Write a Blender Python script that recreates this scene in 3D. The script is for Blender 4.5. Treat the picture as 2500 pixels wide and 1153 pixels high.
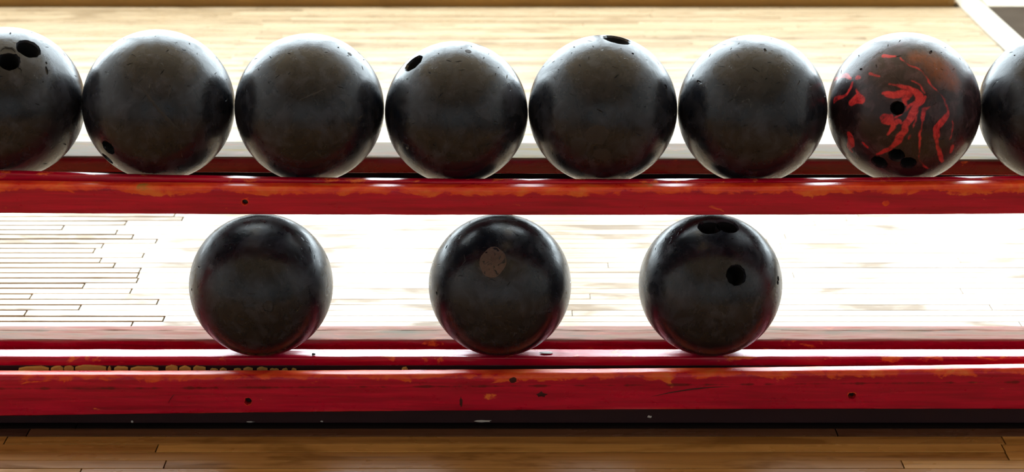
import bpy, bmesh, math, random
import numpy as np
from mathutils import Vector, Matrix

# ------------------------------------------------------------------ scene, camera, world, light
sc = bpy.context.scene
C = sc.collection
for o in list(bpy.data.objects):
    bpy.data.objects.remove(o)

CAM_H, PITCH, FPX = 1.25, math.radians(20.7), 4400.0
cam_d = bpy.data.cameras.new('camera')
cam_d.sensor_fit = 'HORIZONTAL'
cam_d.sensor_width = 36.0
cam_d.lens = 36.0 * FPX / 2500.0
cam_d.dof.use_dof = True
cam_d.dof.focus_distance = 2.78
cam_d.dof.aperture_fstop = 5.6
cam = bpy.data.objects.new('camera', cam_d)
C.objects.link(cam)
cam.location = (0, 0, CAM_H)
cam.rotation_euler = (math.pi / 2 - PITCH, 0, 0)
sc.camera = cam

SKY = 11.5
world = bpy.data.worlds.new('overcast_sky')
sc.world = world
world.use_nodes = True
bg = world.node_tree.nodes['Background']
bg.inputs['Color'].default_value = (0.80, 0.93, 1.0, 1)
bg.inputs['Strength'].default_value = SKY

# window openings of the far wall (x0, x1, z0, z1); a portal guides the daylight through each
WALL_Y = 5.62
WINDOWS = [(-4.1, -2.02, 0.40, 4.3), (-1.94, 0.14, 0.40, 4.3), (0.22, 2.30, 0.40, 4.3), (2.38, 4.5, 0.40, 4.3)]
for (x0, x1, z0, z1) in WINDOWS:
    ld = bpy.data.lights.new('window_portal', 'AREA')
    ld.shape = 'RECTANGLE'
    ld.size, ld.size_y = x1 - x0, z1 - z0
    ld.cycles.is_portal = True
    lo = bpy.data.objects.new('window_portal', ld)
    C.objects.link(lo)
    lo.location = ((x0 + x1) / 2, WALL_Y + 0.16, (z0 + z1) / 2)
    lo.rotation_euler = (-math.pi / 2, 0, 0)

vs = sc.view_settings
vs.view_transform = 'Standard'
vs.look = 'None'
vs.exposure = 0.0
vs.gamma = 1.0
vs.use_curve_mapping = False
sc.display_settings.display_device = 'sRGB'

# ------------------------------------------------------------------ helpers
def tag(o, label=None, cat=None, group=None, kind=None):
    if label: o['label'] = label
    if cat: o['category'] = cat
    if group: o['group'] = group
    if kind: o['kind'] = kind
    return o

def empty(name, loc=(0, 0, 0)):
    o = bpy.data.objects.new(name, None)
    o.empty_display_size = 0.05
    C.objects.link(o)
    o.location = loc
    return o

def link(name, me, mat=None, parent=None, loc=(0, 0, 0)):
    o = bpy.data.objects.new(name, me)
    C.objects.link(o)
    if mat is not None and len(me.materials) == 0:
        me.materials.append(mat)
    if parent is not None:
        o.parent = parent
        q = parent
        off = Vector((0, 0, 0))
        while q is not None:
            off += Vector(q.location)
            q = q.parent
        o.location = Vector(loc) - off
    else:
        o.location = loc
    return o

def mesh_from(name, verts, faces, smooth=False, angle=None):
    me = bpy.data.meshes.new(name)
    me.from_pydata(verts, [], faces)
    me.update()
    if smooth:
        me.polygons.foreach_set('use_smooth', [True] * len(me.polygons))
        if angle: me.set_sharp_from_angle(angle=math.radians(angle))
    return me

class MB:
    def __init__(s): s.v, s.f = [], []
    def box(s, x0, x1, y0, y1, z0, z1):
        b = len(s.v)
        s.v += [(x0,y0,z0),(x1,y0,z0),(x1,y1,z0),(x0,y1,z0),(x0,y0,z1),(x1,y0,z1),(x1,y1,z1),(x0,y1,z1)]
        s.f += [tuple(b+i for i in q) for q in ((0,3,2,1),(4,5,6,7),(0,1,5,4),(1,2,6,5),(2,3,7,6),(3,0,4,7))]
        return s
    def build(s, name, mat, parent=None, loc=(0,0,0), bevel=0.0):
        me = mesh_from(name, s.v, s.f)
        if bevel:
            bm = bmesh.new(); bm.from_mesh(me)
            bmesh.ops.bevel(bm, geom=bm.edges[:], offset=bevel, segments=2, affect='EDGES', profile=0.5)
            bm.to_mesh(me); bm.free()
        return link(name, me, mat, parent, loc)

def rounded(poly, r, n=4):
    """round the corners of a closed polygon [(y,z)], counter-clockwise; r: one radius or a list"""
    out = []
    N = len(poly)
    rr = r if isinstance(r, (list, tuple)) else [r] * N
    for i in range(N):
        p0, p1, p2 = Vector(poly[i-1]), Vector(poly[i]), Vector(poly[(i+1) % N])
        a, b = (p0 - p1).normalized(), (p2 - p1).normalized()
        q = rr[i]
        if q <= 0:
            out.append(tuple(p1)); continue
        half = math.acos(max(-1, min(1, a.dot(b)))) / 2
        d = q / math.tan(half)
        c = p1 + (a + b).normalized() * (q / math.sin(half))
        s, e = p1 + a * d - c, p1 + b * d - c
        a0 = math.atan2(s.y, s.x); a1 = math.atan2(e.y, e.x)
        while a1 - a0 > math.pi: a1 -= 2 * math.pi
        while a1 - a0 < -math.pi: a1 += 2 * math.pi
        for k in range(n + 1):
            t = a0 + (a1 - a0) * k / n
            out.append((c.x + q * math.cos(t), c.y + q * math.sin(t)))
    return out

def densify(poly, step):
    out = []
    N = len(poly)
    for i in range(N):
        a, b = poly[i], poly[(i+1) % N]
        L = math.hypot(b[0]-a[0], b[1]-a[1])
        k = max(1, int(L / step))
        for j in range(k):
            out.append((a[0] + (b[0]-a[0]) * j / k, a[1] + (b[1]-a[1]) * j / k))
    return out

def sweep(name, poly, x0, x1, n, off=None, jitter=0.0, seed=0):
    """closed (y,z) profile swept along X; off(x, (y, z)) -> (dy, dz); stores the profile height below the top as 'drop'"""
    rnd = random.Random(seed)
    top = max(p[1] for p in poly)
    P = len(poly)
    verts, drops = [], []
    for i in range(n + 1):
        x = x0 + (x1 - x0) * i / n
        for (y, z) in poly:
            dy, dz = off(x, (y, z)) if off else (0, 0)
            jy = rnd.uniform(-jitter, jitter); jz = rnd.uniform(-jitter, jitter)
            verts.append((x, y + dy + jy, z + dz + jz)); drops.append(top - z)
    faces = []
    for i in range(n):
        for j in range(P):
            a, b = i * P + j, i * P + (j + 1) % P
            faces.append((a, b, b + P, a + P))
    faces.append(tuple(range(P - 1, -1, -1)))
    faces.append(tuple(n * P + j for j in range(P)))
    me = mesh_from(name, verts, faces)
    at = me.attributes.new('drop', 'FLOAT', 'POINT')
    at.data.foreach_set('value', drops)
    bm = bmesh.new(); bm.from_mesh(me)
    bmesh.ops.recalc_face_normals(bm, faces=bm.faces[:])
    bm.to_mesh(me); bm.free()
    me.polygons.foreach_set('use_smooth', [True] * len(me.polygons))
    me.set_sharp_from_angle(angle=math.radians(40))
    return me

def curve_fn(pts, deg=3):
    c = np.polyfit([p[0] for p in pts], [p[1] for p in pts], deg)
    lo, hi = pts[0][0], pts[-1][0]
    def f(x):
        xc = max(lo, min(hi, x))
        return float(np.polyval(c, xc))
    return f

def cut(me, cutters):
    """boolean-subtract each cutter mesh from a mesh and return the resulting mesh"""
    o = bpy.data.objects.new('cut_target', me); C.objects.link(o)
    tmp = [o]
    for cm in cutters:
        k = bpy.data.objects.new('cutter', cm); C.objects.link(k); tmp.append(k)
        m = o.modifiers.new('cut', 'BOOLEAN')
        m.operation = 'DIFFERENCE'; m.solver = 'EXACT'; m.object = k
    dg = bpy.context.evaluated_depsgraph_get()
    dg.update()
    res = bpy.data.meshes.new_from_object(o.evaluated_get(dg))
    for t in tmp: bpy.data.objects.remove(t)
    return res

def frame(n):
    n = Vector(n).normalized()
    ref = Vector((0, 0, 1)) if abs(n.z) < 0.9 else Vector((1, 0, 0))
    t = ref.cross(n).normalized()
    return t, n.cross(t), n

# ------------------------------------------------------------------ materials
def new_mat(name):
    m = bpy.data.materials.new(name); m.use_nodes = True
    nt = m.node_tree
    return m, nt, nt.nodes['Principled BSDF']

def nd(nt, kind, **kw):
    n = nt.nodes.new(kind)
    for k, v in kw.items():
        if k.startswith('in_'):
            key = k[3:]
            n.inputs[int(key) if key.isdigit() else key].default_value = v
        else: setattr(n, k, v)
    return n

def mapped(nt, scale, src='Object'):
    tc = nd(nt, 'ShaderNodeTexCoord'); mp = nd(nt, 'ShaderNodeMapping')
    mp.inputs['Scale'].default_value = scale
    nt.links.new(tc.outputs[src], mp.inputs['Vector'])
    return mp.outputs['Vector']

def noise(nt, vec, scale, detail=4, rough=0.55, dist=0.0):
    n = nd(nt, 'ShaderNodeTexNoise')
    n.inputs['Scale'].default_value = scale; n.inputs['Detail'].default_value = detail
    n.inputs['Roughness'].default_value = rough; n.inputs['Distortion'].default_value = dist
    nt.links.new(vec, n.inputs['Vector'])
    return n.outputs['Fac']

def ramp(nt, fac, stops):
    r = nd(nt, 'ShaderNodeValToRGB')
    els = r.color_ramp.elements
    while len(els) < len(stops): els.new(0.5)
    for e, (p, c) in zip(els, stops):
        e.position = p
        e.color = (c, c, c, 1) if isinstance(c, (int, float)) else (*c, 1)
    nt.links.new(fac, r.inputs['Fac'])
    return r.outputs['Color']

def mix(nt, fac, a, b, blend='MIX'):
    m = nd(nt, 'ShaderNodeMix', data_type='RGBA', blend_type=blend)
    for sock, v in ((m.inputs['Factor'], fac), (m.inputs['A'], a), (m.inputs['B'], b)):
        if hasattr(v, 'is_linked') or hasattr(v, 'links'): nt.links.new(v, sock)
        elif isinstance(v, (int, float)): sock.default_value = v
        else: sock.default_value = (*v, 1)
    return m.outputs['Result']

def math_n(nt, op, a, b=None, c=None, clamp=False):
    m = nd(nt, 'ShaderNodeMath', operation=op, use_clamp=clamp)
    for i, v in enumerate((a, b, c)):
        if v is None: continue
        if isinstance(v, (int, float)): m.inputs[i].default_value = v
        else: nt.links.new(v, m.inputs[i])
    return m.outputs[0]

def bump(nt, bsdf, height, strength=0.3, dist=0.001, coat=False):
    b = nd(nt, 'ShaderNodeBump'); b.inputs['Strength'].default_value = strength; b.inputs['Distance'].default_value = dist
    nt.links.new(height, b.inputs['Height'])
    nt.links.new(b.outputs['Normal'], bsdf.inputs['Normal'])
    if coat: nt.links.new(b.outputs['Normal'], bsdf.inputs['Coat Normal'])

def plain(name, col, rough=0.6, **kw):
    m, nt, b = new_mat(name)
    vec = mapped(nt, (1, 1, 1))
    n = noise(nt, vec, kw.get('scale', 6), 5)
    c = ramp(nt, n, [(0.3, tuple(x * 0.85 for x in col)), (0.7, tuple(min(1, x * 1.1) for x in col))])
    nt.links.new(c, b.inputs['Base Color'])
    b.inputs['Roughness'].default_value = rough
    b.inputs['Specular IOR Level'].default_value = kw.get('spec', 0.4)
    bump(nt, b, noise(nt, vec, kw.get('bscale', 60), 3), kw.get('bump', 0.1), 0.001)
    return m

# varnished floor board
def floor_mat(name, tones):
    m, nt, b = new_mat(name)
    vec = mapped(nt, (1, 1, 1))
    info = nd(nt, 'ShaderNodeObjectInfo'); geo = nd(nt, 'ShaderNodeNewGeometry')
    rnd = math_n(nt, 'FRACT', math_n(nt, 'ADD', info.outputs['Random'], geo.outputs['Random Per Island']))
    comb = nd(nt, 'ShaderNodeCombineXYZ'); nt.links.new(rnd, comb.inputs['Z'])
    sc_ = nd(nt, 'ShaderNodeVectorMath', operation='SCALE'); nt.links.new(comb.outputs[0], sc_.inputs[0]); sc_.inputs['Scale'].default_value = 13.0
    tc = nd(nt, 'ShaderNodeTexCoord')
    pos = nd(nt, 'ShaderNodeVectorMath', operation='ADD')
    nt.links.new(geo.outputs['Position'], pos.inputs[0]); nt.links.new(sc_.outputs[0], pos.inputs[1])
    mp = nd(nt, 'ShaderNodeMapping'); mp.inputs['Scale'].default_value = (2.2, 60, 60); nt.links.new(pos.outputs[0], mp.inputs['Vector'])
    mp2 = nd(nt, 'ShaderNodeMapping'); mp2.inputs['Scale'].default_value = (3, 9, 9); nt.links.new(pos.outputs[0], mp2.inputs['Vector'])
    g1 = noise(nt, mp.outputs[0], 1.6, 6, 0.6, 0.4)
    g2 = noise(nt, mp2.outputs[0], 1.5, 4, 0.6, 0.3)
    base = ramp(nt, rnd, [(0.0, tones[0]), (0.5, tones[1]), (1.0, tones[2])])
    grain = ramp(nt, g1, [(0.3, (0.62, 0.55, 0.45)), (0.55, (1, 1, 1)), (0.8, (1.1, 1.08, 1.0))])
    col = mix(nt, 0.85, base, grain, 'MULTIPLY')
    stain = ramp(nt, g2, [(0.36, (0.45, 0.38, 0.30)), (0.47, (1, 1, 1))])
    col = mix(nt, 0.6, col, stain, 'MULTIPLY')
    nt.links.new(col, b.inputs['Base Color'])
    ro = ramp(nt, g2, [(0.3, 0.42), (0.7, 0.22)])
    nt.links.new(ro, b.inputs['Roughness'])
    nt.links.new(ramp(nt, g2, [(0.36, 0.12), (0.47, 0.36)]), b.inputs['Specular IOR Level'])
    bump(nt, b, g1, 0.12, 0.0006, True)
    return m

def red_paint(name, wear_amt=1.0, smudge=0.0, rough=0.3, bare=None, dark=1.0):
    m, nt, b = new_mat(name)
    vec = mapped(nt, (2.2, 40, 40)); vec2 = mapped(nt, (14, 26, 26)); vec3 = mapped(nt, (1, 1, 1))
    streak = noise(nt, vec, 3.0, 6, 0.62, 0.3)
    patch = noise(nt, vec2, 1.6, 5, 0.62, 0.5)
    speck = noise(nt, vec3, 240, 3, 0.6)
    col = ramp(nt, streak, [(0.25, tuple(dark * x for x in (0.30, 0.0006, 0.017))), (0.5, tuple(dark * x for x in (0.50, 0.001, 0.028))), (0.75, tuple(dark * x for x in (0.68, 0.004, 0.040)))])
    drop = nd(nt, 'ShaderNodeAttribute', attribute_name='drop').outputs['Fac']
    # paint rubbed thin along the top front edge: orange-red undercoat, some bare wood
    edge = math_n(nt, 'SUBTRACT', 1.0, math_n(nt, 'DIVIDE', drop, 0.016), clamp=True)
    e2 = math_n(nt, 'ADD', math_n(nt, 'MULTIPLY', edge, 0.75 * wear_amt), math_n(nt, 'MULTIPLY', math_n(nt, 'SUBTRACT', patch, 0.58), 1.8))
    worn = ramp(nt, e2, [(0.16, 0.0), (0.27, 1.0)])
    under = ramp(nt, patch, [(0.38, (0.60, 0.016, 0.010)), (0.55, (0.78, 0.07, 0.014)), (0.72, (0.80, 0.17, 0.03))])
    col = mix(nt, worn, col, under)
    wood = ramp(nt, math_n(nt, 'ADD', math_n(nt, 'MULTIPLY', edge, 0.22 * wear_amt), math_n(nt, 'MULTIPLY', patch, 0.8)), [(0.70, 0.0), (0.76, 1.0)])
    col = mix(nt, wood, col, (0.36, 0.17, 0.03))
    if smudge:
        band = math_n(nt, 'SUBTRACT', 1.0, math_n(nt, 'DIVIDE', math_n(nt, 'ABSOLUTE', math_n(nt, 'SUBTRACT', drop, 0.019)), 0.008), clamp=True)
        sm = noise(nt, mapped(nt, (26, 1, 1)), 1.3, 3, 0.6)
        msk = ramp(nt, math_n(nt, 'MULTIPLY', band, sm), [(0.40, 0.0), (0.56, smudge)])
        col = mix(nt, msk, col, (0.09, 0.006, 0.006))
        # lighter scuffs along the bottom edge
        low = math_n(nt, 'DIVIDE', math_n(nt, 'SUBTRACT', drop, 0.044), 0.02, clamp=True)
        lm = ramp(nt, math_n(nt, 'MULTIPLY', low, streak), [(0.34, 0.0), (0.5, 0.8)])
        col = mix(nt, lm, col, (0.56, 0.035, 0.02))
    pits = ramp(nt, speck, [(0.24, 1.0), (0.30, 0.0)])
    col = mix(nt, math_n(nt, 'MULTIPLY', pits, 0.5), col, (0.1, 0.03, 0.02))
    nt.links.new(col, b.inputs['Base Color'])
    ro = ramp(nt, patch, [(0.3, rough - 0.06), (0.7, rough + 0.12)])
    b.inputs['Specular IOR Level'].default_value = 0.45
    if bare:      # top face rubbed down to dull, greyed wood
        tm = ramp(nt, math_n(nt, 'ADD', drop, math_n(nt, 'MULTIPLY', math_n(nt, 'SUBTRACT', patch, 0.5), 0.003)), [(0.0016, 1.0), (0.0026, 0.0)])
        tone = ramp(nt, noise(nt, mapped(nt, (7, 60, 60)), 1.2, 5, 0.6), [(0.3, bare[0]), (0.5, bare[1]), (0.7, bare[2])])
        col = mix(nt, tm, col, tone)
        nt.links.new(col, b.inputs['Base Color'])
        ro = mix(nt, tm, ro, (0.75, 0.75, 0.75))
        sp_ = math_n(nt, 'SUBTRACT', 0.45, math_n(nt, 'MULTIPLY', tm, 0.38))
        nt.links.new(sp_, b.inputs['Specular IOR Level'])
    nt.links.new(ro, b.inputs['Roughness'])
    h = math_n(nt, 'ADD', math_n(nt, 'MULTIPLY', streak, 0.6), math_n(nt, 'MULTIPLY', patch, 0.6))
    bump(nt, b, h, 0.35, 0.0012)
    return m

def ball_mat(name, tone=(0.004, 0.006, 0.012), warm=(0.011, 0.012, 0.017), seed=0.0, veins=False):
    m, nt, b = new_mat(name)
    tc = nd(nt, 'ShaderNodeTexCoord'); mp = nd(nt, 'ShaderNodeMapping')
    mp.inputs['Location'].default_value = (seed, seed * 0.7, -seed); nt.links.new(tc.outputs['Object'], mp.inputs['Vector'])
    v = mp.outputs['Vector']
    mp2 = nd(nt, 'ShaderNodeMapping'); mp2.inputs['Scale'].default_value = (1, 1, 0.35); mp2.inputs['Rotation'].default_value = (0.4 + seed, 0.9, seed * 2)
    nt.links.new(v, mp2.inputs['Vector'])
    cloud = noise(nt, v, 16, 7, 0.62, 0.6)
    fine = noise(nt, v, 150, 4, 0.6)
    hair = noise(nt, mp2.outputs[0], 90, 4, 0.7, 1.5)
    mid = noise(nt, v, 42, 5, 0.65, 0.8)
    blotch = math_n(nt, 'ADD', math_n(nt, 'MULTIPLY', cloud, 0.45), math_n(nt, 'MULTIPLY', mid, 0.55))
    col = ramp(nt, blotch, [(0.38, tone), (0.50, warm), (0.62, tuple(min(1, x * 2.9) for x in warm))])
    scuff = ramp(nt, hair, [(0.66, 0.0), (0.74, 1.0)])
    col = mix(nt, math_n(nt, 'MULTIPLY', scuff, 0.5), col, (0.10, 0.098, 0.10))
    if veins:
        att = nd(nt, 'ShaderNodeAttribute', attribute_name='vein').outputs['Fac']
        nn = noise(nt, v, 110, 6, 0.7, 0.5)
        val = math_n(nt, 'ADD', att, math_n(nt, 'MULTIPLY', math_n(nt, 'SUBTRACT', nn, 0.5), 0.0032))
        msk = ramp(nt, math_n(nt, 'ADD', math_n(nt, 'MULTIPLY', val, 60.0), 0.5), [(0.46, 0.0), (0.56, 1.0)])
        tint = ramp(nt, noise(nt, v, 55, 6, 0.7, 1.2), [(0.34, (0.10, 0.008, 0.012)), (0.47, (0.46, 0.022, 0.030)), (0.62, (0.68, 0.050, 0.052))])
        col = mix(nt, msk, col, tint)
        haze = nd(nt, 'ShaderNodeAttribute', attribute_name='smear').outputs['Fac']
        hz = ramp(nt, math_n(nt, 'MULTIPLY', haze, hair), [(0.12, 0.0), (0.55, 0.7)])
        col = mix(nt, hz, col, (0.22, 0.05, 0.012))
    nt.links.new(col, b.inputs['Base Color'])
    rub = noise(nt, mp2.outputs[0], 26, 6, 0.7, 1.0)
    ro = ramp(nt, math_n(nt, 'ADD', math_n(nt, 'MULTIPLY', cloud, 0.5), math_n(nt, 'MULTIPLY', rub, 0.5)), [(0.36, 0.17), (0.50, 0.27), (0.64, 0.46)])
    nt.links.new(ro, b.inputs['Roughness'])
    b.inputs['Specular IOR Level'].default_value = 0.38
    h = math_n(nt, 'ADD', math_n(nt, 'MULTIPLY', fine, 0.25), math_n(nt, 'ADD', math_n(nt, 'MULTIPLY', scuff, -0.5), math_n(nt, 'ADD', math_n(nt, 'MULTIPLY', cloud, 1.3), math_n(nt, 'MULTIPLY', mid, 0.8))))
    bump(nt, b, h, 0.42, 0.0011)
    return m

M = {}
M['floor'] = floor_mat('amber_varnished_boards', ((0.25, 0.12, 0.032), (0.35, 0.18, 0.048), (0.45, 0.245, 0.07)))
M['dark_boards'] = floor_mat('dark_plum_boards', ((0.06, 0.025, 0.018), (0.08, 0.033, 0.020), (0.10, 0.043, 0.022)))  # darker plum-brown boards for the row in front of the black one
M['floor_glare'] = floor_mat('glare_pale_boards', ((0.36, 0.26, 0.155), (0.46, 0.345, 0.215), (0.55, 0.42, 0.275)))  # same floor paled behind the rack: window glare put into its colour
M['subfloor'] = plain('dark_subfloor', (0.010, 0.008, 0.006), 0.95, spec=0.0)
M['red_top'] = red_paint('red_paint_rail', 1.0)
M['red_low'] = red_paint('red_paint_rail_scuffed', 0.8, 0.75)
M['red'] = red_paint('red_paint_slat', 0.25, 0.0, 0.20)
M['red_back'] = red_paint('worn_shaded_back_rail_paint', 0.1, 0.0, 0.24, ((.26, .20, .10), (.24, .22, .19), (.28, .18, .14)), 0.5)  # worn top; red darkened to put the shade on its face into the colour
M['red_back_low'] = red_paint('worn_lower_back_rail_paint', 0.1, 0.0, 0.24, ((.22, .20, .16), (.36, .22, .17), (.32, .12, .09)), 0.8)
M['plum'] = plain('plum_paint', (0.030, 0.010, 0.014), 0.5, bscale=30)
M['black'] = plain('matte_black', (0.010, 0.006, 0.007), 0.9, spec=.1)
M['wood_raw'] = plain('bare_pine', (0.60, 0.35, 0.09), 0.7, scale=30)
M['hole'] = plain('hole_lining', (0.006, 0.006, 0.007), 0.7)
M['fleck'] = plain('white_paint_fleck', (0.6, 0.58, 0.56), 0.7)
M['iron'] = plain('dark_iron', (0.012, 0.010, 0.010), 0.5)
M['knot'] = plain('dark_knot', (0.05, 0.006, 0.006), 0.5, scale=200)
M['pale_trim'] = plain('pale_painted_wood', (0.72, 0.66, 0.55), 0.35)
M['golden'] = plain('golden_oak', (0.34, 0.17, 0.035), 0.5)
M['dark_carpet'] = plain('dark_brown_carpet', (0.075, 0.058, 0.044), 0.95, spec=0.0, bscale=200, bump=0.4)
M['wall'] = plain('cream_plaster', (0.66, 0.65, 0.65), 0.8, scale=3)
M['ceiling'] = plain('tan_ceiling', (0.70, 0.49, 0.27), 0.7, scale=3)
M['frame'] = plain('white_window_frame', (0.7, 0.7, 0.68), 0.45)
M['scuff'] = plain('grey_scuff', (0.028, 0.026, 0.028), 0.55, scale=120, bscale=500, bump=0.4, spec=.3)
M['plug'] = plain('rough_brown_plug', (0.115, 0.075, 0.062), 0.9, scale=220, bscale=420, bump=0.9)
M['plug_dark'] = plain('worn_grey_plug', (0.026, 0.020, 0.019), 0.7, scale=180, bscale=400, bump=0.6)
def glass_mat():
    m = bpy.data.materials.new('window_glass'); m.use_nodes = True
    nt = m.node_tree; nt.nodes.clear()
    out = nd(nt, 'ShaderNodeOutputMaterial'); tr = nd(nt, 'ShaderNodeBsdfTransparent'); gl = nd(nt, 'ShaderNodeBsdfGlossy')
    gl.inputs['Roughness'].default_value = 0.02
    mx = nd(nt, 'ShaderNodeMixShader'); mx.inputs[0].default_value = 0.06
    nt.links.new(tr.outputs[0], mx.inputs[1]); nt.links.new(gl.outputs[0], mx.inputs[2]); nt.links.new(mx.outputs[0], out.inputs[0])
    return m
M['glass'] = glass_mat()

# ------------------------------------------------------------------ the hall
RX0, RX1, RY0 = -4.2, 4.6, -6.5
CEIL = 4.6
def struct(o): return tag(o, kind='structure')
struct(MB().box(RX0-.1, RX0, RY0, WALL_Y+.2, -.06, CEIL).build('wall_left', M['wall']))
struct(MB().box(RX1, RX1+.1, RY0, WALL_Y+.2, -.06, CEIL).build('wall_right', M['wall']))
struct(MB().box(RX0-.1, RX1+.1, RY0-.1, RY0, -.06, CEIL).build('wall_front', M['wall']))
struct(MB().box(RX0-.1, RX1+.1, RY0-.1, WALL_Y+.2, CEIL, CEIL+.1).build('ceiling', M['ceiling']))
wb = MB()
wb.box(RX0, RX1, WALL_Y, WALL_Y+.2, -.06, WINDOWS[0][2])
wb.box(RX0, RX1, WALL_Y, WALL_Y+.2, WINDOWS[0][3], CEIL)
xs = [RX0] + [w for win in WINDOWS for w in win[:2]] + [RX1]
for i in range(0, len(xs), 2):
    wb.box(xs[i], xs[i+1], WALL_Y, WALL_Y+.2, WINDOWS[0][2], WINDOWS[0][3])
struct(wb.build('wall_back', M['wall']))
for i, (x0, x1, z0, z1) in enumerate(WINDOWS):
    fr = MB(); t = 0.05
    fr.box(x0, x1, WALL_Y+.06, WALL_Y+.12, z0, z0+t).box(x0, x1, WALL_Y+.06, WALL_Y+.12, z1-t, z1)
    fr.box(x0, x0+t, WALL_Y+.06, WALL_Y+.12, z0+t, z1-t).box(x1-t, x1, WALL_Y+.06, WALL_Y+.12, z0+t, z1-t)
    w = struct(fr.build('window_%d' % (i+1), M['frame']))
    xm = (x0 + x1) / 2
    MB().box(xm-.02, xm+.02, WALL_Y+.065, WALL_Y+.115, z0+t, z1-t).build('mullion', M['frame'], w)
    for a, b_ in ((x0+t, xm-.02), (xm+.02, x1-t)):
        MB().box(a, b_, WALL_Y+.088, WALL_Y+.092, z0+t, z1-t).build('pane', M['glass'], w)
    MB().box(x0-.04, x1+.04, WALL_Y-.03, WALL_Y+.06, z0-.03, z0).build('window_sill', M['frame'], w)

# floor: dark subfloor slab that carries the boards
floor = struct(MB().box(RX0, RX1, RY0, WALL_Y, -.06, -.0042).build('floor', M['subfloor']))
EDGE_X = 1.325
def board_verts(x0, x1, y0, y1, zt=0.0, ch=0.0007, tilt=0.0):
    zb = -0.0041
    prof = [(y0, zb), (y1, zb), (y1, zt-ch+tilt), (y1-ch, zt+tilt), (y0+ch, zt-tilt), (y0, zt-ch-tilt)]
    v = [(x0, y, z) for y, z in prof] + [(x1, y, z) for y, z in prof]
    f = [(j, 6+j, 6+(j+1) % 6, (j+1) % 6) for j in range(6)]
    f += [(0, 1, 2, 3, 4, 5), (11, 10, 9, 8, 7, 6)]
    return v, f
# row lines (far edge of row k), as the boards lie
LINES = {}
def line_y(k):
    return 3.3686 - 0.0254 * k if k <= 19 else 3.3686 - 0.0254 * 19 - 0.0257 * (k - 19)
JOINT = {0: -.8916, 1: -.7796, 2: -.7428, 3: -.692, 5: -.802, 6: -.7029, 8: -.7476, 9: -.6942, 12: -.7825, 13: -.6912, 15: -.6332, 16: -.7668, 18: -.6086,
         37: -.5312, 39: -.5102, 40: -.6293}
RJOINT = {36: .7421, 38: .7342, 41: .1, 37: .735}
rng = random.Random(11)
stuff_v, stuff_f, stuff_m = [], [], []
def add_stuff(v, f, mi):
    stuff_m.extend([mi] * len(f))
    b = len(stuff_v); stuff_v.extend(v); stuff_f.extend(tuple(b+i for i in q) for q in f)
n_board = 0
k0 = int((3.3686 - 5.235) / 0.0254)
k1 = int((3.3686 - RY0) / 0.0257)
for k in range(k0, k1):
    ya, yb = line_y(k + 1), line_y(k)
    if ya < RY0 + 0.01: continue
    joint = JOINT.get(k, -0.74 + rng.uniform(-.13, .13))
    # left of the splice the boards have shrunk and show wide gaps; to the right they are tight
    segs = []
    x = joint
    while x > RX0:
        L = rng.uniform(1.0, 1.7)
        segs.append((max(RX0, x - L), x, 'L')); x -= L
    x = joint
    rj = RJOINT.get(k)
    while x < EDGE_X:
        L = rng.uniform(0.9, 1.7)
        if rj and x < rj: L = rj - x
        segs.append((x, min(EDGE_X, x + L), 'R')); x += L
    near = 2.30 < yb and ya < 2.475
    mid = 2.87 < yb and ya < 3.56
    for (a, b_, side) in segs:
        old = (side == 'L' and k > -14 and k < 30)
        gap = rng.choice((0.0036, 0.0050, 0.0066)) if old else 0.0007
        eg = 0.0024 if old else 0.0006
        if near: gap, eg = 0.0011, 0.0011
        v, f = board_verts(a + eg, b_ - eg, ya + gap/2, yb - gap/2, rng.uniform(-.0004, 0.0), 0.0009 if old else 0.0005, rng.uniform(-.00008, .00008))
        vis = b_ > -1.15 and a < 1.15
        if (near or mid) and vis:
            cx, cy = (a + b_) / 2, (ya + yb) / 2
            me = mesh_from('floor_board', [(p[0]-cx, p[1]-cy, p[2]) for p in v], f)
            link('floor_board', me, M['floor_glare'] if cy > 2.6 else (M['black'] if k == 34 else M['dark_boards'] if k == 35 else M['floor']), floor, (cx, cy, 0)); n_board += 1  # row against the base is black: contact shadow put into the board colour
        else:
            add_stuff(v, f, 1 if ya > 2.6 else 0)
me = mesh_from('floor_boards_rest', stuff_v, stuff_f)
me.materials.append(M['floor']); me.materials.append(M['floor_glare'])
me.polygons.foreach_set('material_index', stuff_m)
o = link('floor_boards_rest', me, None, floor)
tag(o, kind='stuff')

# far edge of the boarded floor: golden oak kerb, pale edging strips and a dark carpet square
struct(MB().box(RX0, EDGE_X-.005, 5.245, WALL_Y, -.04, 0.07).build('trim_1', M['golden'], bevel=.025))
bm_ = MB(); bm_.v = [(1.352,2.0,-.0199),(1.435,2.0,-.0199),(1.395,WALL_Y,-.0199),(1.318,WALL_Y,-.0199),(1.352,2.0,.004),(1.435,2.0,.004),(1.395,WALL_Y,.004),(1.318,WALL_Y,.004)]
bm_.v = [(x + .004, y, z) for x, y, z in bm_.v]
bm_.f = [(0,3,2,1),(4,5,6,7),(0,1,5,4),(1,2,6,5),(2,3,7,6),(3,0,4,7)]
struct(bm_.build('trim_2', M['pale_trim'], bevel=.003))
struct(MB().box(1.408, RX1, 5.225, WALL_Y, -.0041, .004).build('trim_3', M['pale_trim'], bevel=.003))
struct(MB().box(1.405, RX1, RY0, 5.222, -.0041, -.001).build('floor_carpet', M['dark_carpet']))

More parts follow.
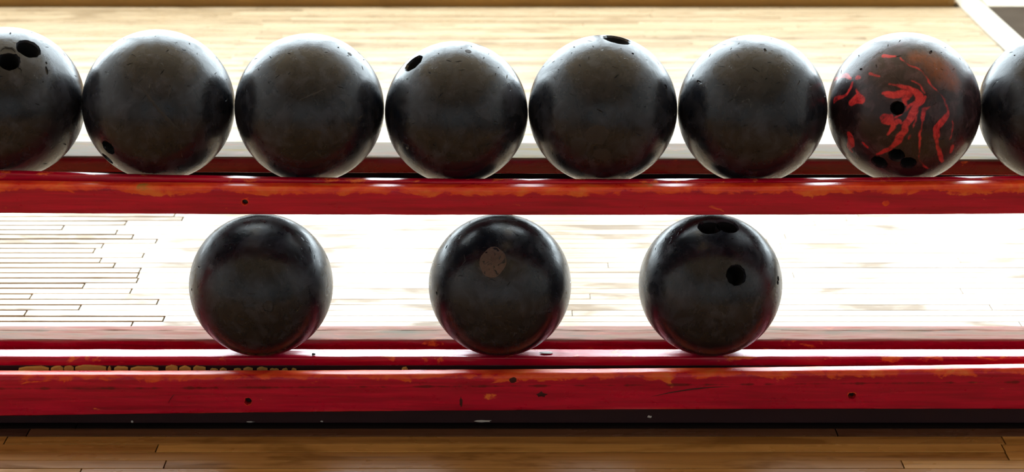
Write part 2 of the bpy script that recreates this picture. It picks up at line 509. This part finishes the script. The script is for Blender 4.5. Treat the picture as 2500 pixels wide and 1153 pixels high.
# ------------------------------------------------------------------ the rack
XA, XB = -1.12, 1.12
rack = tag(empty('ball_rack', (0, 2.54, 0)), 'red painted two-tier wooden ball rack standing on the wooden floor', 'rack')
sag = curve_fn([(-.737, .4222), (-.52, .4178), (-.38, .4141), (-.3, .4115), (-.08, .4090), (.09, .4088), (.35, .4110), (.57, .4128), (.737, .4135)], 3)
SL_TOP = 0.4091
def off_slat(x, p): return (0, sag(x) - SL_TOP)
bk = curve_fn([(-.64, .401), (.025, .3984), (.71, .3958)], 1)
BK_TOP = 0.3984
def off_back(x, p): return (0, bk(x) - BK_TOP)
fr_t = curve_fn([(-.73, .4137), (0, .4088), (.35, .4095), (.73, .4143)], 2)
fr_b = curve_fn([(-.73, .3697), (0, .3666), (.73, .3685)], 2)
def off_front(x, p):
    t = (p[1] - .3666) / (.4088 - .3666)
    return (0, (1 - t) * (fr_b(x) - .3666) + t * (fr_t(x) - .4088))
RHO = 0.003
# upper tier
poly = rounded([(2.446, .375), (2.460, .375), (2.460, SL_TOP), (2.446, SL_TOP)], [.001, .001, RHO, .003], 5)
me = sweep('slat', densify(poly, .006), XA, XB, 90, off_slat, .0003, 1)
link('slat', me, M['red'], rack)
poly = rounded([(2.422, .3666), (2.4435, .3666), (2.4435, .4078), (2.422, .4083)], [.002, .002, .003, .006], 6)
front_up = sweep('front_rail', densify(poly, .004), XA, XB, 120, off_front, .00025, 2)
poly = rounded([(2.587, BK_TOP-.0252), (2.667, BK_TOP-.0252), (2.667, BK_TOP), (2.587, BK_TOP)], [.002, .002, .006, RHO], 5)
link('back_rail', sweep('back_rail', densify(poly, .008), XA, XB, 60, off_back, .0003, 3), M['red_back'], rack)
MB().box(XA, XB, 2.655, 2.6665, .3270, .3690).build('rear_fascia', M['black'], rack, bevel=.001)

# lower tier
lowt = curve_fn([(-.77, .0925), (-.35, .0925), (0, .0945), (.4, .0985), (.77, .1035)], 2)
lowb = curve_fn([(-.78, .0240), (-.3, .0310), (0, .0336), (.78, .0357)], 2)
def off_low(x, p):
    t = (p[1] - .0336) / (.0945 - .0336)
    return (0, (1 - t) * (lowb(x) - .0336) + t * (lowt(x) - .0945))
poly = rounded([(2.468, .0336), (2.491, .0336), (2.491, .0935), (2.468, .0940)], [.002, .002, .004, .007], 6)
front_low = sweep('front_rail', densify(poly, .004), XA, XB, 120, off_low, .00025, 4)
LS_TOP = 0.1035
poly = rounded([(2.510, .0895), (2.541, .0895), (2.541, LS_TOP), (2.510, LS_TOP)], [.001, .001, .002, .003], 4)
link('slat', sweep('slat', densify(poly, .005), XA, XB, 90, None, .00025, 5), M['red'], rack)
poly = rounded([(2.564, .070), (2.622, .070), (2.622, .1080), (2.600, .1092), (2.564, .1086)], [.002, .002, .006, .02, RHO], 5)
link('back_rail', sweep('back_rail', densify(poly, .006), XA, XB, 90, None, .0004, 6), M['red_back_low'], rack)
MB().box(XA, XB, 2.4925, 2.60, .0560, .0690).build('shelf_board', M['plum'], rack, bevel=.001)
MB().box(XA, XB, 2.5115, 2.530, .0691, .0892).build('packing_strip', M['plum'], rack, bevel=.001)
base = MB().box(XA, XB, 2.487, 2.505, .0025, .0555).build('base_board', M['plum'], rack, bevel=.0015)
base2 = MB().box(XA, XB, 2.590, 2.610, .001, .0555).build('base_board', M['plum'], rack, bevel=.0015)
for sx in (XA - .041, XB + .001):
    MB().box(sx, sx+.04, 2.43, 2.665, .001, .47).build('end_post', M['red'], rack, bevel=.004)

# nail holes, a long crack and knots of the front rails
def cyl(p, n, r, depth, seg=14, jit=0.0, seed=0, flare=1.0, lift=0.004):
    rnd = random.Random(seed)
    t, b, n = frame(n)
    p = Vector(p)
    rings = []
    for (h, s) in ((lift, flare), (-0.0010, flare), (-0.004 if depth > .008 else -depth*.5, 1.0), (-depth, 0.97)):
        rings.append((h, s))
    js = [1 + rnd.uniform(-jit, jit) for _ in range(seg)]
    v, f = [], []
    for h, s in rings:
        for i in range(seg):
            a = 2 * math.pi * i / seg
            k = 1 + (js[i] - 1) * (1 if h > -0.003 else 0.3)
            v.append(tuple(p + n * h + (t * math.cos(a) + b * math.sin(a)) * r * s * k))
    for q in range(len(rings) - 1):
        for i in range(seg):
            a, c = q * seg + i, q * seg + (i + 1) % seg
            f.append((a, a + seg, c + seg, c))
    f.append(tuple(range(seg))); f.append(tuple(reversed(range((len(rings)-1)*seg, len(rings)*seg))))
    return mesh_from('cutter', v, f)
def groove(pts, r):
    v, f = [], []
    N = len(pts)
    for i, p in enumerate(pts):
        s = r * max(0.12, math.sin(math.pi * (i + .35) / (N - .3)))
        for j in range(6):
            a = 2 * math.pi * j / 6
            v.append((p[0], p[1] + 1.6 * s * math.cos(a), p[2] + s * math.sin(a)))
    for i in range(N - 1):
        for j in range(6):
            a, b = i*6 + j, i*6 + (j+1) % 6
            f.append((a, b, b+6, a+6))
    f.append(tuple(reversed(range(6)))); f.append(tuple((N-1)*6 + j for j in range(6)))
    me = mesh_from('cutter', v, f)
    bm = bmesh.new(); bm.from_mesh(me); bmesh.ops.recalc_face_normals(bm, faces=bm.faces[:]); bm.to_mesh(me); bm.free()
    return me
yF, yL = 2.422, 2.468
up_holes = [(-.381, .3865, .0042)]
low_holes = [(-.4003, .0488, .0056), (.5148, .0585, .0058)]
front_up = cut(front_up, [cyl((x, yF, z), (0, -1, 0), r, .010, jit=.12, seed=i) for i, (x, z, r) in enumerate(up_holes)])
crack = [(.2096 + .1200 * t, yL, .0565 + .0172 * (1 - (1 - t) ** 2)) for t in [i / 12 for i in range(13)]]
front_low = cut(front_low, [cyl((x, yL, z), (0, -1, 0), r, .012, jit=.18, seed=5+i) for i, (x, z, r) in enumerate(low_holes)])
for me_ in (front_up, front_low): me_.set_sharp_from_angle(angle=math.radians(40))
fu = link('front_rail', front_up, M['red_top'], rack)
fl = link('front_rail', front_low, M['red_low'], rack)
def disc(name, p, n, rx, rz, mat, parent, seed=0, th=.0006, seg=12, jit=.2):
    rnd = random.Random(seed); t, b, n = frame(n); p = Vector(p); v = []
    js = [1 + rnd.uniform(-jit, jit) for _ in range(seg)]
    for h, s in ((-.002, 1.0), (th * .6, 1.0), (th, .8)):
        for i in range(seg):
            a = 2 * math.pi * i / seg
            v.append(tuple(p + n * h + (t * math.cos(a) * rx + b * math.sin(a) * rz) * s * js[i]))
    f = []
    for q in range(2):
        for i in range(seg):
            a, c = q*seg + i, q*seg + (i+1) % seg
            f.append((a, c, c+seg, a+seg))
    f.append(tuple(2*seg + i for i in range(seg)))
    me = mesh_from(name, v, f, True, 50)
    me_o = link(name, me, mat, parent)
    return me_o
for i, (x, z, r) in enumerate(up_holes): disc('nail', (x, yF + .005, z), (0, -1, 0), r*.8, r*.8, M['iron'], fu, i)
for i, (x, z, r) in enumerate(low_holes): disc('nail', (x, yL + .009, z), (0, -1, 0), r*.8, r*.8, M['iron'], fl, i)
link('crack', groove(crack, .0010), M['knot'], fl)
link('crack', groove([(-.521, yL, .047), (-.5185, yL, .052), (-.515, yL, .057), (-.511, yL, .061)], .0008), M['knot'], fl)
disc('knot', (.0018, yL, .0845), (0, -1, 0), .0055, .005, M['knot'], fl, 21, .0003)
disc('knot', (.0445, yL, .0610), (0, -1, 0), .0075, .0040, M['knot'], fl, 22, .0003, jit=.35)
disc('knot', (.5330, yF, .3845), (0, -1, 0), .0050, .0045, M['red_low'], fu, 23, .0004)
disc('knot', (-.0775, yL, .0480), (0, -1, 0), .0022, .0075, M['knot'], fl, 24, .0003, jit=.3)

# splintered bare wood in the groove between lower slat and front rail
rnd = random.Random(4)
spl = [(20, 95), (100, 131), (134, 157), (161, 238), (242, 250), (258, 292), (299, 368), (387, 416), (420, 449), (455, 486), (497, 516), (521, 538), (556, 574), (580, 603), (614, 640), (646, 668), (676, 690), (700, 712), (975, 990)]
for (a, b_) in spl:
    xa, xb = (a - 1250) * .000614, (b_ - 1250) * .000614
    h = (.0118 if a < 460 else .0080) + rnd.uniform(-.002, .001)
    v = []
    n = 4
    for i in range(n + 1):
        x = xa + (xb - xa) * i / n
        hh = h * rnd.uniform(.8, 1.0) * (0.72 if i in (0, n) else 1)
        yy = 2.5088 - rnd.uniform(0, .0025)
        v += [(x, yy, .0775), (x, 2.5112, .0775), (x, 2.5112, .0775 + hh + .0015), (x, yy, .0775 + hh)]
    f = []
    for i in range(n):
        for j in range(4):
            p, q = i*4 + j, i*4 + (j+1) % 4
            f.append((p, q, q+4, p+4))
    f += [(3, 2, 1, 0), (n*4, n*4+1, n*4+2, n*4+3)]
    link('wood_splinter', mesh_from('wood_splinter', v, f), M['wood_raw'], rack)
# white paint flecks on the base board, black crumb and flake on the slat
for (x, z, rx, rz) in [(-.043, .0062, .0125, .0022), (.211, .0140, .0030, .0020), (-.583, .0056, .0020, .0016), (-.402, .0052, .006, .0010), (-.292, .0060, .0018, .0012)]:
    disc('paint_fleck', (x, 2.487, z), (0, -1, 0), rx, rz, M['fleck'], base, int(x * 1000), .0006, 10, .4)

# ------------------------------------------------------------------ bowling balls
cp, sp = math.cos(PITCH), math.sin(PITCH)
def view_ray(px, py):
    u, v = (px - 1250) / FPX, (576.5 - py) / FPX
    return Vector((u, cp + v * sp, -sp + v * cp)).normalized()
def on_ball(c, R, px, py):
    """unit direction from the ball's centre to the surface spot seen there in the photograph"""
    d = view_ray(px, py); o = Vector((0, 0, CAM_H)) - Vector(c)
    b = o.dot(d); disc_ = b * b - (o.dot(o) - R * R)
    t = -b - math.sqrt(disc_) if disc_ > 0 else -b
    return (o + d * t).normalized()

def sphere(R, seg, rings, axis):
    t, b, n = frame(axis)
    v = [tuple(n * R)]
    for i in range(1, rings):
        ph = math.pi * i / rings
        for j in range(seg):
            a = 2 * math.pi * j / seg
            v.append(tuple((n * math.cos(ph) + (t * math.cos(a) + b * math.sin(a)) * math.sin(ph)) * R))
    v.append(tuple(-n * R))
    f = []
    for j in range(seg): f.append((0, 1 + j, 1 + (j+1) % seg))
    for i in range(rings - 2):
        for j in range(seg):
            a, c = 1 + i*seg + j, 1 + i*seg + (j+1) % seg
            f.append((a, a + seg, c + seg, c))
    L = len(v) - 1; s0 = 1 + (rings-2)*seg
    for j in range(seg): f.append((L, s0 + (j+1) % seg, s0 + j))
    return mesh_from('ball_body', v, f)

def nick_mesh(R, items):
    """boat-shaped gouges: (direction, length, width, depth, angle)"""
    v, f = [], []
    for (d, L, W, D, ang) in items:
        t, b, n = frame(d)
        ax = t * math.cos(ang) + b * math.sin(ang); ay = n.cross(ax)
        base_ = len(v); S, T = 8, 4
        ctr = Vector(d) * (R + .0002)
        v.append(tuple(ctr - n * D))
        for i in range(1, T):
            ph = math.pi * i / T
            for j in range(S):
                a = 2 * math.pi * j / S
                v.append(tuple(ctr - n * D * math.cos(ph) + (ax * math.cos(a) * L / 2 + ay * math.sin(a) * W / 2) * math.sin(ph)))
        v.append(tuple(ctr + n * D))
        for j in range(S): f.append((base_, base_ + 1 + (j+1) % S, base_ + 1 + j))
        for i in range(T - 2):
            for j in range(S):
                a, c = base_ + 1 + i*S + j, base_ + 1 + i*S + (j+1) % S
                f.append((a, c, c + S, a + S))
        last = base_ + 1 + (T-1)*S; s0 = base_ + 1 + (T-2)*S
        for j in range(S): f.append((last, s0 + j, s0 + (j+1) % S))
    me = mesh_from('cutter', v, f)
    bm = bmesh.new(); bm.from_mesh(me); bmesh.ops.recalc_face_normals(bm, faces=bm.faces[:]); bm.to_mesh(me); bm.free()
    return me

def lining(R, d, r, depth, parent, c):
    """cup that lines a finger hole"""
    t, b, n = frame(d); seg = 20
    v = []
    prof = [(-.0035, r * .985), (-depth * .6, r * .965), (-depth + .004, r * .95), (-depth + .001, r * .80)]
    for h, q in prof:
        for i in range(seg):
            a = 2 * math.pi * i / seg
            v.append(tuple(n * (math.sqrt(max(0, R*R - r*r)) + h) + (t * math.cos(a) + b * math.sin(a)) * q))
    f = []
    for k in range(len(prof) - 1):
        for i in range(seg):
            a, e = k*seg + i, k*seg + (i+1) % seg
            f.append((a, e, e + seg, a + seg))
    f.append(tuple((len(prof)-1)*seg + i for i in range(seg)))
    me = mesh_from('finger_hole', v, f, True, 40)
    link('finger_hole', me, M['hole'], parent, c)

def plug(R, d, rx, ry, mat, parent, c, seed=0, jit=.12, proud=.0004, ang=0.0, bumpy=0.0):
    rnd = random.Random(seed); t, b, n = frame(d); seg, nr = 28, 7
    js = [1 + rnd.uniform(-jit, jit) for _ in range(seg)]
    js = [(js[i-1] + js[i] * 2 + js[(i+1) % seg]) / 4 for i in range(seg)]
    v, f = [], []
    def pt(s, i, h):
        a = 2 * math.pi * i / seg
        q = (t * math.cos(a) * rx + b * math.sin(a) * ry) * s * js[i]
        return tuple((n * R + q).normalized() * (R + h))
    v.append(pt(0, 0, proud))
    for k in range(1, nr + 1):
        for i in range(seg):
            s = k / (nr - 1) if k < nr else 1.0
            h = (proud + rnd.uniform(-bumpy, bumpy)) if k < nr - 1 else (proud * .3 if k == nr - 1 else -.003)
            v.append(pt(min(s, 1.0), i, h))
    for i in range(seg): f.append((0, 1 + i, 1 + (i+1) % seg))
    for k in range(nr - 1):
        for i in range(seg):
            a, e = 1 + k*seg + i, 1 + k*seg + (i+1) % seg
            f.append((a, a + seg, e + seg, e))
    me = mesh_from('plug', v, f, True, 50)
    return link('plug', me, mat, parent, c)

def scuff_mark(R, pts, parent, c, seed=0):
    """pale rubbed mark lying on the ball: pts = (px, py, half width in m)"""
    rnd = random.Random(seed); v, f = [], []
    P = [(on_ball(c, R, p[0], p[1]), p[2]) for p in pts]
    Q = []
    for i in range(len(P) - 1):
        for s_ in range(6):
            t = s_ / 6; Q.append(((P[i][0].lerp(P[i+1][0], t)).normalized(), P[i][1] + (P[i+1][1] - P[i][1]) * t))
    Q.append(P[-1])
    for i, (d, w) in enumerate(Q):
        tan = (Q[min(i+1, len(Q)-1)][0] - Q[max(i-1, 0)][0]).normalized(); side = d.cross(tan).normalized()
        wl, wr = w * rnd.uniform(.5, 1.3), w * rnd.uniform(.5, 1.3)
        for o_, h in ((-wl, -.0004), (-wl * .7, .00012), (wr * .7, .00012), (wr, -.0004)):
            v.append(tuple((d * R + side * o_).normalized() * (R + h)))
    for i in range(len(Q) - 1):
        for j in range(3):
            a = i*4 + j; f.append((a, a+1, a+5, a+4))
    me = mesh_from('scuff_mark', v, f, True)
    return link('scuff_mark', me, M['scuff'], parent, c)

def tier_center(x, R):
    """a ball of radius R lying between upper slat edge and back rail edge"""
    Rr = R + RHO + .0008
    p1 = (2.460 - RHO, sag(x) - RHO); p2 = (2.587 + RHO, bk(x) - RHO)
    dx, dz = p2[0] - p1[0], p2[1] - p1[1]
    D = math.hypot(dx, dz); h = math.sqrt(Rr*Rr - D*D/4)
    return (x, (p1[0]+p2[0])/2 - dz/D*h, (p1[1]+p2[1])/2 + dx/D*h)

VEINS = [
 ([(480,405,8),(560,415,12),(640,440,18),(710,480,25),(725,520,25),(700,570,22),(660,640,25),(620,700,28),(590,770,30),(565,830,28),(530,880,22),(460,920,18),(380,950,8)]),
 ([(440,475,8),(490,480,20),(540,490,22),(600,465,22),(640,490,20),(600,520,18),(615,565,9)]),
 ([(430,660,22),(470,680,36),(500,650,15)]), ([(520,660,7),(560,640,9),(600,612,9),(640,575,12),(690,545,12)]),
 ([(510,720,14),(545,690,18),(575,705,9),(600,680,10)]), ([(460,800,9),(490,770,12),(515,735,12)]),
 ([(60,530,22),(110,505,14),(150,480,10),(185,430,12),(195,390,8)]), ([(190,540,20),(235,510,34),(265,530,22)]), ([(230,450,10),(252,485,12)]),
 ([(60,365,14),(140,345,18),(180,360,14)]), ([(238,350,16),(246,354,14)]), ([(335,322,11),(400,340,8)]),
 ([(170,800,24),(185,840,25),(172,900,18),(192,930,12)]), ([(275,860,10),(305,890,10)]),
 ([(560,190,5),(640,245,5),(720,300,5),(790,370,5),(860,450,5),(910,520,8),(935,590,8),(945,640,14),(920,670,20),(880,710,20),(845,750,18),(850,800,16),(860,870,16),(880,940,14),(895,1010,12)]),
 ([(800,575,6),(755,610,10),(740,670,12),(735,740,5),(720,820,9),(720,900,5),(730,1000,4),(780,1065,4)]),
 ([(765,500,9),(750,540,10),(725,575,8)]), ([(970,700,7),(975,760,7),(960,830,6)]), ([(975,895,18),(965,930,14)]),
 ([(440,180,12),(520,182,10)]), ([(660,380,3),(720,410,3),(760,470,3)]), ([(700,640,5),(670,740,5),(640,830,4)])]
SMEAR = [(700,190,70),(760,205,80),(810,230,100),(860,265,120),(905,295,120),(945,330,110),(985,380,80)]

def paint_veins(me, c, R):
    """marbling of the ball's own resin: distance to traced swirls, stored per vertex"""
    n = len(me.vertices)
    co = np.empty(n * 3); me.vertices.foreach_get('co', co); co = co.reshape(-1, 3)
    best = np.full(n, -0.05); sm = np.zeros(n)
    S = 0.3122
    def world(p): return np.array(on_ball(c, R, 2020 + p[0] * S, 80 + p[1] * S)) * R
    k = 0.000225
    from mathutils import noise as mn
    wa = np.zeros((n, 3)); wid = np.ones(n)
    front = co[:, 1] < 0.03
    for i in np.nonzero(front)[0]:
        q = Vector(co[i])
        w1 = mn.noise_vector(q * 38.0); w2 = mn.noise_vector(q * 120.0)
        wa[i] = (w1.x * .0032 + w2.x * .0013, w1.y * .0032 + w2.y * .0013, w1.z * .0032 + w2.z * .0013)
        wid[i] = 1.0 + 0.55 * mn.noise(q * 60.0 + Vector((5, 3, 1)))
    co = co + wa
    def smooth_line(line):
        out = []
        for i in range(len(line) - 1):
            p0, p1, p2, p3 = line[max(0, i-1)], line[i], line[i+1], line[min(len(line)-1, i+2)]
            for s_ in range(4):
                t = s_ / 4
                out.append(tuple(0.5 * (2*b + (c_-a)*t + (2*a - 5*b + 4*c_ - d)*t*t + (3*b - a - 3*c_ + d)*t**3) for a, b, c_, d in zip(p0, p1, p2, p3)))
        return out + [line[-1]]
    for line in VEINS:
        line = smooth_line(line)
        P = [world(p) for p in line]; W = [max(p[2], 6.0) * k for p in line]
        for i in range(len(P) - 1):
            ab = P[i+1] - P[i]
            t = np.clip(((co - P[i]) @ ab) / max(1e-12, ab @ ab), 0, 1)
            d = np.linalg.norm(co - (P[i] + t[:, None] * ab), axis=1)
            best = np.maximum(best, (W[i] + (W[i+1] - W[i]) * t) * wid - d)
    for p in SMEAR:
        d = np.linalg.norm(co - world(p), axis=1)
        sm = np.maximum(sm, np.clip(1.3 - d / (p[2] * k), 0, 1))
    a = me.attributes.new('vein', 'FLOAT', 'POINT'); a.data.foreach_set('value', best.astype(np.float32))
    a = me.attributes.new('smear', 'FLOAT', 'POINT'); a.data.foreach_set('value', sm.astype(np.float32))

def make_ball(label, group, c, R, seed, holes=(), dents=(), nicks=(), plugs=(), n_rand=38, veins=False, mat=None, scuffs=()):
    rnd = random.Random(seed)
    axis = (Vector((0, 0, CAM_H)) - Vector(c)).normalized()
    me = sphere(R, 384 if veins else 144, 300 if veins else 108, axis)
    cutters, hd = [], []
    for i, h in enumerate(holes):
        d = on_ball(c, R, h[0], h[1])
        if len(h) > 3: d = (d + Vector(h[3])).normalized()
        hd.append((d, h[2]))
        off_h = R - math.sqrt(R*R - h[2]**2)
        cutters.append(cyl(d * (R - off_h * .5), d, h[2], .045, 26, .05, seed * 7 + i, 1.12, .012))
    for i, h in enumerate(dents):
        d = on_ball(c, R, h[0], h[1])
        cutters.append(cyl(d * R, d, h[2], h[3], 14, .18, seed * 9 + i, 1.15))
    items = []
    for (px, py, L, W, ang) in nicks:
        items.append((on_ball(c, R, px, py), L, W * 1.35, W * .9, ang))
    tries = 0
    while len(items) < n_rand + len(nicks) and tries < 900:
        tries += 1
        d = Vector((rnd.gauss(0, 1), rnd.gauss(0, 1), rnd.gauss(0, 1))).normalized()
        if d.dot(axis) < -0.1 or d.z < -.2 or (d.z < .35 and rnd.random() < .6): continue
        if any((d - h).length * R < r + .014 for h, r in hd): continue
        if any((d - it[0]).length * R < .014 for it in items): continue
        items.append((d, rnd.uniform(.003, .014), rnd.uniform(.0010, .0026), rnd.uniform(.0006, .0015), rnd.uniform(-.6, .9)))
    if items: cutters.append(nick_mesh(R, items))
    body = cut(me, cutters) if cutters else me
    body.polygons.foreach_set('use_smooth', [True] * len(body.polygons))
    body.set_sharp_from_angle(angle=math.radians(24))
    if veins: paint_veins(body, c, R)
    o = link('bowling_ball', body, mat or (ball_mat('marbled_resin', (.014, .008, .012), (.026, .014, .018), seed=2.59, veins=True) if veins else ball_mat('ball_resin_%d' % seed, seed=seed * .37)), None, c)
    tag(o, label, 'bowling ball', group)
    for d, r in hd: lining(R, d, r, .043, o, c)
    for i, q in enumerate(scuffs): scuff_mark(R, q, o, c, seed * 3 + i)
    for i, p in enumerate(plugs):
        plug(R, on_ball(c, R, p[0], p[1]), p[2], p[3], M[p[4]], o, c, seed * 5 + i, p[5] if len(p) > 5 else .1, p[6] if len(p) > 6 else .0003, 0, p[7] if len(p) > 7 else 0)
    return o

UP = 'bowling balls in a row on the upper rail'
LOW = 'bowling balls on the lower rail'
k = .0006
def up(x, R, label, seed, **kw): return make_ball(label, UP, tier_center(x, R), R, seed, **kw)
up(-.7376, .1102, 'worn black bowling ball cut off by left edge, two chipped finger holes on top', 1,
   holes=[(70, 117, .0165), (22, 148, .0142)], dents=[(43, 173, .0055, .0016), (20, 128, .010, .002)],
   nicks=[(114, 172, .015, .0034, 1.2), (113, 154, .005, .0025, 1.0), (105, 200, .003, .0014, .3), (25, 82, .010, .002, .1), (158, 352, .013, .0018, -.6), (110, 400, .010, .0016, -.3)])
up(-.5165, .1102, 'black bowling ball with two small holes at its lower left, second from left', 2,
   scuffs=[[(338, 205, .001), (352, 222, .002), (372, 250, .003), (400, 282, .003), (425, 308, .0035), (440, 320, .001)], [(423, 205, .0008), (414, 222, .0025), (411, 240, .001)], [(436, 258, .0004), (462, 256, .0008)], [(470, 322, .001), (482, 305, .003), (488, 296, .001)]], holes=[(264, 361, .0105), (262, 388, .0095)], nicks=[(418, 215, .011, .0016, -1.2), (460, 210, .006, .0014, 0), (410, 265, .006, .001, -.4), (445, 257, .014, .0008, .05), (355, 235, .016, .0012, .9), (385, 270, .010, .0010, .7)])
up(-.2959, .1088, 'scuffed black bowling ball with diagonal streak and no holes, third from left', 3,
   nicks=[(765, 231, .026, .0012, -.42), (706, 131, .007, .0018, -.2), (826, 116, .005, .002, .3), (885, 166, .010, .0016, .9)],
   plugs=[(854, 132, .0036, .0036, 'plug_dark')],
   scuffs=[[(731, 245, .0006), (765, 230, .0022), (798, 216, .0005)], [(628, 338, .0008), (640, 350, .0018)], [(885, 283, .002), (876, 290, .002)]])
up(-.0813, .1046, 'smallest black bowling ball of upper rail with one ragged hole at upper left', 4,
   holes=[(1009, 153, .0145)], nicks=[(1120, 150, .011, .0014, .2), (1151, 114, .008, .0014, .2), (1210, 182, .008, .0014, .7), (1248, 219, .010, .0016, .2), (1256, 186, .008, .0012, .8)],
   plugs=[(1143, 125, .0050, .0046, 'plug_dark')])
up(.1326, .1088, 'black bowling ball with round brownish plug low on front and hole on crown', 5,
   holes=[(1507, 94, .0195)], nicks=[(1438, 143, .010, .0014, -1.2), (1416, 161, .008, .0014, -.8), (1364, 171, .006, .0012, -.2), (1355, 192, .014, .0010, -.4), (1545, 131, .005, .003, .3), (1627, 216, .006, .003, -.6)],
   dents=[(1625, 212, .004, .0012)],
   plugs=[(1457, 330, .0160, .0150, 'plug_dark', .3, .0001, .0001), (1472, 378, .0125, .0105, 'plug_dark', .3, .0001, .0001)])
up(.3513, .1088, 'nicked black bowling ball without holes, directly left of red marbled ball', 6,
   nicks=[(1868, 122, .009, .003, .05), (1861, 108, .009, .0010, 1.5), (1707, 200, .017, .003, -.05), (1803, 138, .015, .0012, -.7), (1845, 170, .016, .0012, -.6), (1845, 200, .014, .0010, -.6), (1768, 207, .006, .0016, 0), (1950, 202, .013, .0014, .6), (1775, 378, .012, .0010, -.8), (1733, 135, .010, .0014, -.8)])
up(.5732, .1102, 'black bowling ball marbled with bright red swirls and dark finger holes', 7, veins=True,
   holes=[(2191, 264, .0092), (2189, 380, .0105), (2218, 399, .0105), (2146, 397, .0110)],
   nicks=[(2272, 128, .013, .003, .7), (2168, 112, .009, .0014, -.2), (2097, 137, .009, .0014, -.3), (2102, 169, .006, .003, 0), (2140, 162, .009, .0016, -.8)])
up(.7955, .1102, 'plain black bowling ball cut off by right edge, beside red marbled ball', 8, n_rand=18,
   nicks=[(2426, 207, .012, .0014, 1.2), (2477, 135, .004, .002, .2)])

def low(px, R, label, seed, **kw):
    x = (px - 1250) * .000622
    return make_ball(label, LOW, (x, 2.535, LS_TOP + R + .0008), R, seed, n_rand=22, **kw)
low(638, .1085, 'dark bowling ball with two shallow dents, leftmost on lower rail', 11,
    dents=[(608, 738, .0095, .0016), (655, 748, .0080, .0012)],
    nicks=[(757, 610, .014, .0014, .9), (768, 628, .010, .0012, .9), (768, 664, .012, .0014, .8), (468, 707, .005, .003, .2)])
low(1220.5, .1082, 'dark bowling ball with rough brown round patch, middle of lower rail', 12,
    nicks=[(1133, 634, .018, .0008, 1.5), (1262, 573, .008, .0012, -.9), (1066, 716, .005, .004, .3), (1090, 603, .008, .003, -.9), (1270, 802, .014, .0008, .3)],
    plugs=[(1203, 640, .0205, .0235, 'plug', .14, .0004, .0007)],
    scuffs=[[(1133, 622, .0003), (1136, 637, .0008), (1125, 652, .0003)], [(1262, 802, .0004), (1285, 808, .0008)], [(1205, 774, .0005), (1225, 772, .0012)], [(1122, 770, .0004), (1136, 783, .0008)]])
low(1734, .1085, 'dark bowling ball with large double hole on top and one round front hole', 13,
    holes=[(1798, 672, .0140), (1733, 552, .0165), (1776, 550, .0165)],
    dents=[(1900, 680, .0035, .003), (1899, 690, .003, .003)],
    nicks=[(1625, 583, .009, .0016, -.5), (1650, 560, .010, .0014, -.6), (1643, 566, .008, .0012, -.3), (1600, 608, .006, .0016, -.7)])

# crumbs on the lower slat
def crumb(name, label, x, y, z, r, mat, flat=.4, seed=0):
    bm = bmesh.new(); bmesh.ops.create_icosphere(bm, subdivisions=2, radius=1)
    rnd = random.Random(seed)
    for v in bm.verts: v.co = Vector((v.co.x * r[0], v.co.y * r[1], v.co.z * r[2])) * rnd.uniform(.8, 1.15)
    zmin = min(v.co.z for v in bm.verts)
    for v in bm.verts: v.co.z -= zmin
    me = bpy.data.meshes.new(name); bm.to_mesh(me); bm.free()
    return tag(link(name, me, mat, None, (x, y, z)), label, 'crumb')
crumb('dirt_crumb', 'tiny black dirt crumb on lower slat right of leftmost lower ball', -.304, 2.517, LS_TOP + .0003, (.0030, .0022, .0016), M['iron'], seed=1)
crumb('paint_flake', 'curled pale paint flake on lower slat beside middle lower ball', .052, 2.524, LS_TOP + .0003, (.0110, .0045, .0009), M['fleck'], seed=2)
